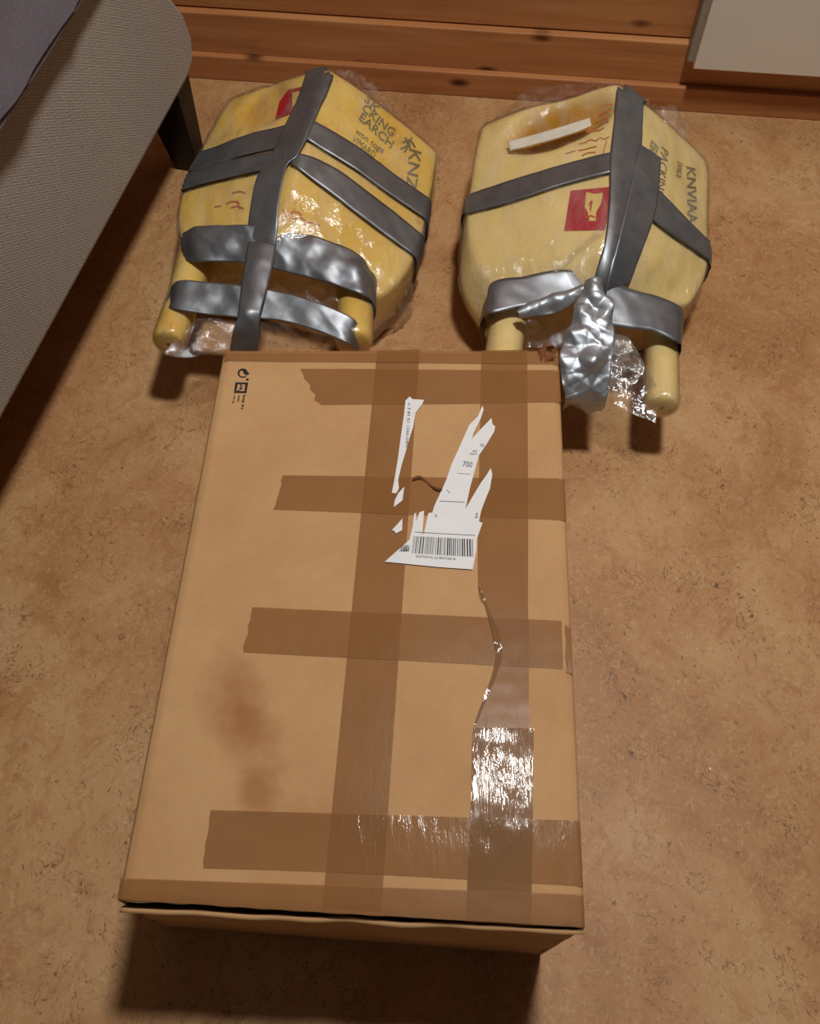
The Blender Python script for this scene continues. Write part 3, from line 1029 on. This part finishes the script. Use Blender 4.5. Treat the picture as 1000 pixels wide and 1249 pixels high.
# carry-slot strip, writing, emblem
o = rp.tape([((620, 177), (623, 187)), ((660, 166), (662, 177)), ((700, 154), (702, 165)), ((720, 148), (722, 157))], off=0.004, wr=0.0012, seed=3, mat=M['white_roll'], name='white_strip', n=30, thick=0.002)
o['label'] = 'white strip across the hollow'
rp.strokes('handwriting', [[(733, 132), (740, 129), (747, 128)], [(729, 140), (738, 137), (744, 136)], [(736, 142), (731, 148), (736, 151), (741, 147), (737, 142)], [(740, 141), (742, 150)],
                           [(715, 162), (722, 158), (729, 160), (737, 156)], [(706, 176), (714, 174), (720, 171), (727, 172), (731, 168)], [(732, 168), (737, 170), (743, 167)],
                           [(690, 188), (696, 186), (702, 184)], [(705, 184), (712, 183), (719, 181), (728, 179)], [(710, 190), (717, 187), (727, 186)], [(740, 172), (737, 182), (736, 190)]], M['redink'], 1.2)
emb = rp.patch('red_emblem', [(688, 282), (738, 281), (748, 228), (696, 233)], M['red']); emb['label'] = 'red square print with a pale shield shape'
e2c = lambda pts: [(580 + x * 0.18, 100 + y * 0.18) for x, y in pts]
o = rp.poly('emblem_shield', e2c([(750, 750), (805, 762), (865, 755), (850, 830), (818, 885), (815, 945), (770, 945), (762, 890), (742, 850)]), mat_plain('pale_yellow_print', srgb(222, 196, 120), 0.6))
rp.strokes('lettering', [[(718, 252), (722, 246), (720, 258)], [(716, 268), (720, 264), (726, 266)]], M['red'], 1.6, 0.0016)
rp.text('KNVIAA', [(837, 203), (838, 274), (850, 273), (848, 206)], M['ink_grey'], 0.012)
rp.text('PACKING', [(806, 178), (800, 240), (809, 243), (815, 186)], M['ink_grey'])
rp.text('RESEARCH', [(794, 170), (790, 190), (797, 198), (803, 180)], M['ink_grey'])
rp.text('SVALB', [(826, 196), (824, 216), (830, 218), (832, 200)], M['ink_grey'])
# tape
rp.tape([((749, 189), (745, 214)), ((690, 204), (688, 229)), ((620, 225), (620, 251)), ((572, 241), (568, 264))], seed=1, wrap=(0, 0.09), n=60)
rp.tape([((790, 225), (782, 262)), ((815, 250), (806, 282)), ((840, 276), (835, 302)), ((863, 298), (863, 321))], seed=2, wrap=(0, 0.08), n=50)
rp.tape([((753, 102), (781, 128)), ((749, 150), (779, 172)), ((744, 200), (776, 215)), ((743, 250), (772, 265)), ((737, 300), (765, 310)), ((724, 348), (752, 352)), ((722, 368), (748, 368))], seed=3, off=0.0068, n=70, mm=16, wrap=(0.04, 0))
rp.tape([((776, 180), (801, 197)), ((766, 225), (798, 240)), ((752, 285), (793, 268)), ((742, 325), (779, 306)), ((735, 355), (764, 345))], seed=4, off=0.0078, n=60, mm=16, wr=0.001)
# lower bands bridging the two legs
rp.tape([((594, 362), (590, 386)), ((603, 343), (600, 382)), ((640, 337), (640, 374)), ((685, 329), (690, 367)), ((724, 336), (722, 362))], zs=[(.129, .119), (.149, .145), (.155, .147), (.163, .149), (.168, .149)], seed=5, wrap=(0.06, 0), wr=0.0016)
rp.tape([((740, 338), (738, 396)), ((770, 353), (768, 401)), ((800, 361), (798, 405)), ((826, 372), (824, 417)), ((833, 380), (830, 421))], zs=[(.168, .149), (.160, .146), (.151, .142), (.141, .135), (.129, .122)], seed=6, wrap=(0, 0.06), wr=0.0014)
# crumpled silver tail and tongue
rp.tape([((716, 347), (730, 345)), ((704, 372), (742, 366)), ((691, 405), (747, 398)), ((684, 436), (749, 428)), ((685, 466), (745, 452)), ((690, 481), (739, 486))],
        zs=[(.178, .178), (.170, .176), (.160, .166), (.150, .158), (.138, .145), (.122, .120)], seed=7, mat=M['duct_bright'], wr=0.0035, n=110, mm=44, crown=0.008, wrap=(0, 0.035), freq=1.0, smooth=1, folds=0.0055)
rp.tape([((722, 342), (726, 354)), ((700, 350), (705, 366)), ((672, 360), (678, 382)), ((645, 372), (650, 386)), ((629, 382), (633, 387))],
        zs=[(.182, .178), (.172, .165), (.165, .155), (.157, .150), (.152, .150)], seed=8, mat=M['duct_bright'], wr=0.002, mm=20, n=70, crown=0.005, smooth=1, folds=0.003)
# loose film between and beyond the legs
F = dict(mat=M['film2'], name='plastic_film', thick=0)
rp.tape([((745, 392), (735, 484)), ((765, 410), (758, 497)), ((785, 440), (778, 508)), ((803, 470), (800, 516))], zs=[(.140, .105), (.132, .10), (.128, .098), (.125, .097)], seed=9, wr=0.002, folds=0.0035, mm=30, n=70, **F)
rp.tape([((640, 378), (640, 424)), ((660, 372), (665, 424)), ((690, 380), (690, 424))], zs=[(.12, .10), (.11, .09), (.11, .10)], seed=10, wr=0.002, folds=0.005, mm=26, n=60, **F)
rp.tape([((772, 120), (768, 140)), ((800, 128), (790, 152)), ((828, 132), (815, 165)), ((842, 150), (832, 178))], zs=[(.17, .165), (.13, .12), (.10, .10), (.075, .085)], seed=11, wr=0.003, folds=0.005, mm=26, n=60, rag=0.012, **F)
rp.tape([((588, 165), (592, 150)), ((640, 112), (644, 134)), ((680, 105), (684, 122)), ((735, 97), (738, 104))], zs=[(.10, .125), (.11, .145), (.14, .17), (.195, .205)], seed=12, wr=0.003, folds=0.004, mm=24, n=70, rag=0.012, **F)

rp.tape([((668, 338), (676, 338)), ((700, 308), (710, 308)), ((728, 284), (739, 286))], off=0.007, seed=14, wr=0.002, folds=0.0015, mm=8, n=40, **F)

# ---- left package
LS = [
    dict(sl=P(283, 118, .120), rd=P(403, 82, .205), sr=P(534, 183, .105)),
    dict(sl=P(236, 192, .125), rd=P(368, 190, .205), sr=P(520, 262, .105)),
    dict(sl=P(211, 262, .120), rd=P(340, 272, .185), sr=P(500, 332, .100), lr=P(500, 372, .045)),
    dict(sl=P(226, 304, .122), rd=P(324, 322, .140), sr=P(462, 364, .105), lr=P(452, 412, .030)),
]
lp = Pack('foam_package', 'deep yellow plastic-wrapped foam package with two tapes per slope, beside the sofa leg', LS, M['foamL'],
          [(P(248, 292, .088), P(207, 415, .128), .031, .0230), (P(434, 322, .084), P(432, 416, .112), .032, .0260)], 9.0,
          dents=[((322, 128), (350, 112), (328, 148), 0.008, 0.35)])
lp.poly('red_emblem', [(341, 125), (352, 110), (371, 106), (366, 122), (357, 139), (336, 146)], M['darkred'])['label'] = 'dark red printed patch'
lp.poly('emblem_shield', [(357, 114), (368, 112), (363, 126), (357, 132)], mat_plain('faded_yellow_print', srgb(206, 176, 110), 0.6), 0.0018)
for s, q in (('ISK', [(440, 119), (459, 140), (465, 133), (446, 113)]), ('CKING', [(440, 134), (478, 168), (483, 159), (446, 126)]), ('EARCH', [(437, 146), (476, 182), (481, 173), (442, 137)])):
    lp.text(s, q, M['ink_grey'], 0.015)
for s, q in (('won toge', [(431, 164), (465, 190), (469, 183), (435, 157)]), ('VIMARD', [(428, 172), (455, 194), (459, 187), (432, 165)])):
    lp.text(s, q, M['ink_grey'], 0.0)
lp.text('KNZ', [(499, 181), (495, 230), (507, 233), (514, 186)], M['ink_grey'], 0.01)
lp.strokes('printed_mark', [[(491, 174), (500, 172), (506, 180)], [(494, 168), (497, 178), (493, 186)], [(502, 168), (496, 178), (488, 182)], [(498, 170), (500, 184)]], M['ink_grey'], 2.2)
lp.strokes('handwriting', [[(276, 249), (284, 246), (292, 248)], [(282, 254), (290, 252), (298, 255)], [(290, 245), (293, 256)], [(262, 253), (270, 251)], [(352, 262), (360, 258), (368, 263)],
                           [(356, 268), (366, 266), (374, 270)], [(345, 256), (349, 264), (344, 270)], [(370, 274), (380, 272), (390, 276)], [(283, 236), (292, 234), (300, 236)]], M['redink'], 1.8)
lp.tape([((354, 156), (345, 183)), ((308, 167), (301, 193)), ((275, 179), (266, 204)), ((252, 187), (240, 212)), ((238, 190), (226, 214))], seed=21, wrap=(0, 0.07), n=60, wr=0.0014)
lp.tape([((352, 188), (352, 206)), ((320, 193), (318, 213)), ((280, 200), (275, 222)), ((244, 211), (234, 233)), ((226, 220), (216, 240))], seed=22, wrap=(0, 0.07), n=60, off=0.0066, wr=0.0014)
lp.tape([((376, 148), (368, 170)), ((405, 164), (398, 189)), ((440, 186), (432, 210)), ((480, 216), (472, 239)), ((520, 244), (513, 267))], seed=23, wrap=(0, 0.07), n=60)
lp.tape([((362, 190), (356, 203)), ((385, 197), (380, 222)), ((415, 213), (408, 243)), ((448, 238), (440, 268)), ((480, 262), (472, 292)), ((510, 287), (500, 312))], seed=24, wrap=(0, 0.07), n=60)
lp.tape([((376, 94), (410, 84)), ((363, 132), (396, 121)), ((351, 156), (383, 151)), ((336, 190), (366, 192)), ((316, 222), (352, 208)), ((308, 262), (343, 250)), ((304, 292), (338, 295)), ((300, 312), (334, 315))], seed=25, off=0.0072, n=80, mm=18, wrap=(0.05, 0))
lp.tape([((222, 284), (224, 318)), ((240, 276), (245, 320)), ((280, 275), (286, 320)), ((320, 276), (322, 326)), ((360, 283), (364, 336)), ((400, 294), (405, 347)), ((440, 312), (440, 360)), ((455, 334), (453, 368))],
        zs=[(.134, .124), (.156, .141), (.166, .143), (.172, .143), (.166, .143), (.160, .141), (.146, .136), (.124, .118)], seed=26, wrap=(0.06, 0.06), wr=0.0022, folds=0.0016, n=110, mm=22, crown=0.003)
lp.tape([((209, 350), (202, 375)), ((222, 342), (215, 378)), ((260, 345), (258, 384)), ((300, 349), (298, 388)), ((350, 358), (345, 392)), ((395, 372), (388, 404)), ((430, 388), (422, 418)), ((438, 402), (430, 422))],
        zs=[(.140, .132), (.158, .148), (.159, .145), (.160, .145), (.158, .143), (.155, .140), (.144, .134), (.127, .121)], seed=27, wrap=(0.055, 0.055), wr=0.0018, folds=0.0009, n=100, mm=18)
lp.tape([((303, 296), (337, 300)), ((299, 318), (334, 318)), ((295, 341), (328, 345)), ((292, 372), (320, 374)), ((290, 386), (318, 385)), ((284, 405), (316, 404)), ((282, 417), (315, 420))],
        zs=[(.176, .176), (.175, .175), (.170, .170), (.166, .166), (.163, .162), (.148, .146), (.13, .13)], seed=28, wr=0.0016, n=60, mm=12, crown=0.004, wrap=(0, 0.04))
lp.tape([((240, 388), (198, 433)), ((262, 388), (230, 436)), ((285, 390), (265, 428)), ((302, 395), (300, 418))], zs=[(.150, .125), (.14, .12), (.135, .115), (.13, .115)], seed=29, wr=0.002, folds=0.0035, mm=30, n=70, **F)
lp.tape([((318, 392), (316, 420)), ((350, 392), (350, 424)), ((390, 402), (390, 426)), ((428, 418), (425, 428))], zs=[(.14, .11), (.14, .10), (.14, .10), (.135, .10)], seed=30, wr=0.002, folds=0.005, mm=30, n=70, **F)
lp.tape([((262, 318), (258, 346)), ((300, 318), (300, 350)), ((340, 326), (345, 360)), ((380, 338), (385, 372)), ((412, 345), (415, 380))], zs=[(.12, .10), (.10, .09), (.11, .10), (.12, .10), (.12, .10)], seed=31, wr=0.003, folds=0.009, mm=30, n=80, **F)
lp.tape([((412, 84), (408, 98)), ((440, 92), (432, 112)), ((462, 112), (456, 128)), ((480, 132), (476, 142))], zs=[(.19, .20), (.16, .175), (.14, .15), (.12, .135)], seed=32, wr=0.003, folds=0.004, mm=22, n=60, rag=0.010, **F)
lp.tape([((528, 190), (520, 190)), ((530, 250), (516, 262)), ((508, 330), (496, 330)), ((500, 384), (488, 372)), ((446, 416), (448, 400))], zs=[(.07, .10), (.05, .09), (.04, .09), (.02, .06), (.02, .05)], seed=33, wr=0.002, folds=0.004, mm=20, n=70, rag=0.012, **F)

# tiny glossy crumb on the floor
cp_ = P(866, 938, 0.0012)
bm = bmesh.new(); bmesh.ops.create_icosphere(bm, subdivisions=2, radius=0.0016)
for v in bm.verts: v.co = Vector((v.co.x * 0.8, v.co.y * 1.2, v.co.z * 0.75)) * (1 + 0.25 * noise.noise(v.co * 900))
me = bpy.data.meshes.new('crumb'); bm.to_mesh(me); bm.free()
cr = bpy.data.objects.new('crumb', me); COL.objects.link(cr); cr.location = (cp_.x, cp_.y, 0.0011); me.materials.append(mat_plain('bright_chip', srgb(240, 235, 225), 0.2, 0.6))
tag(cr, 'tiny bright crumb on the bare floor to the right of the box', 'crumb')
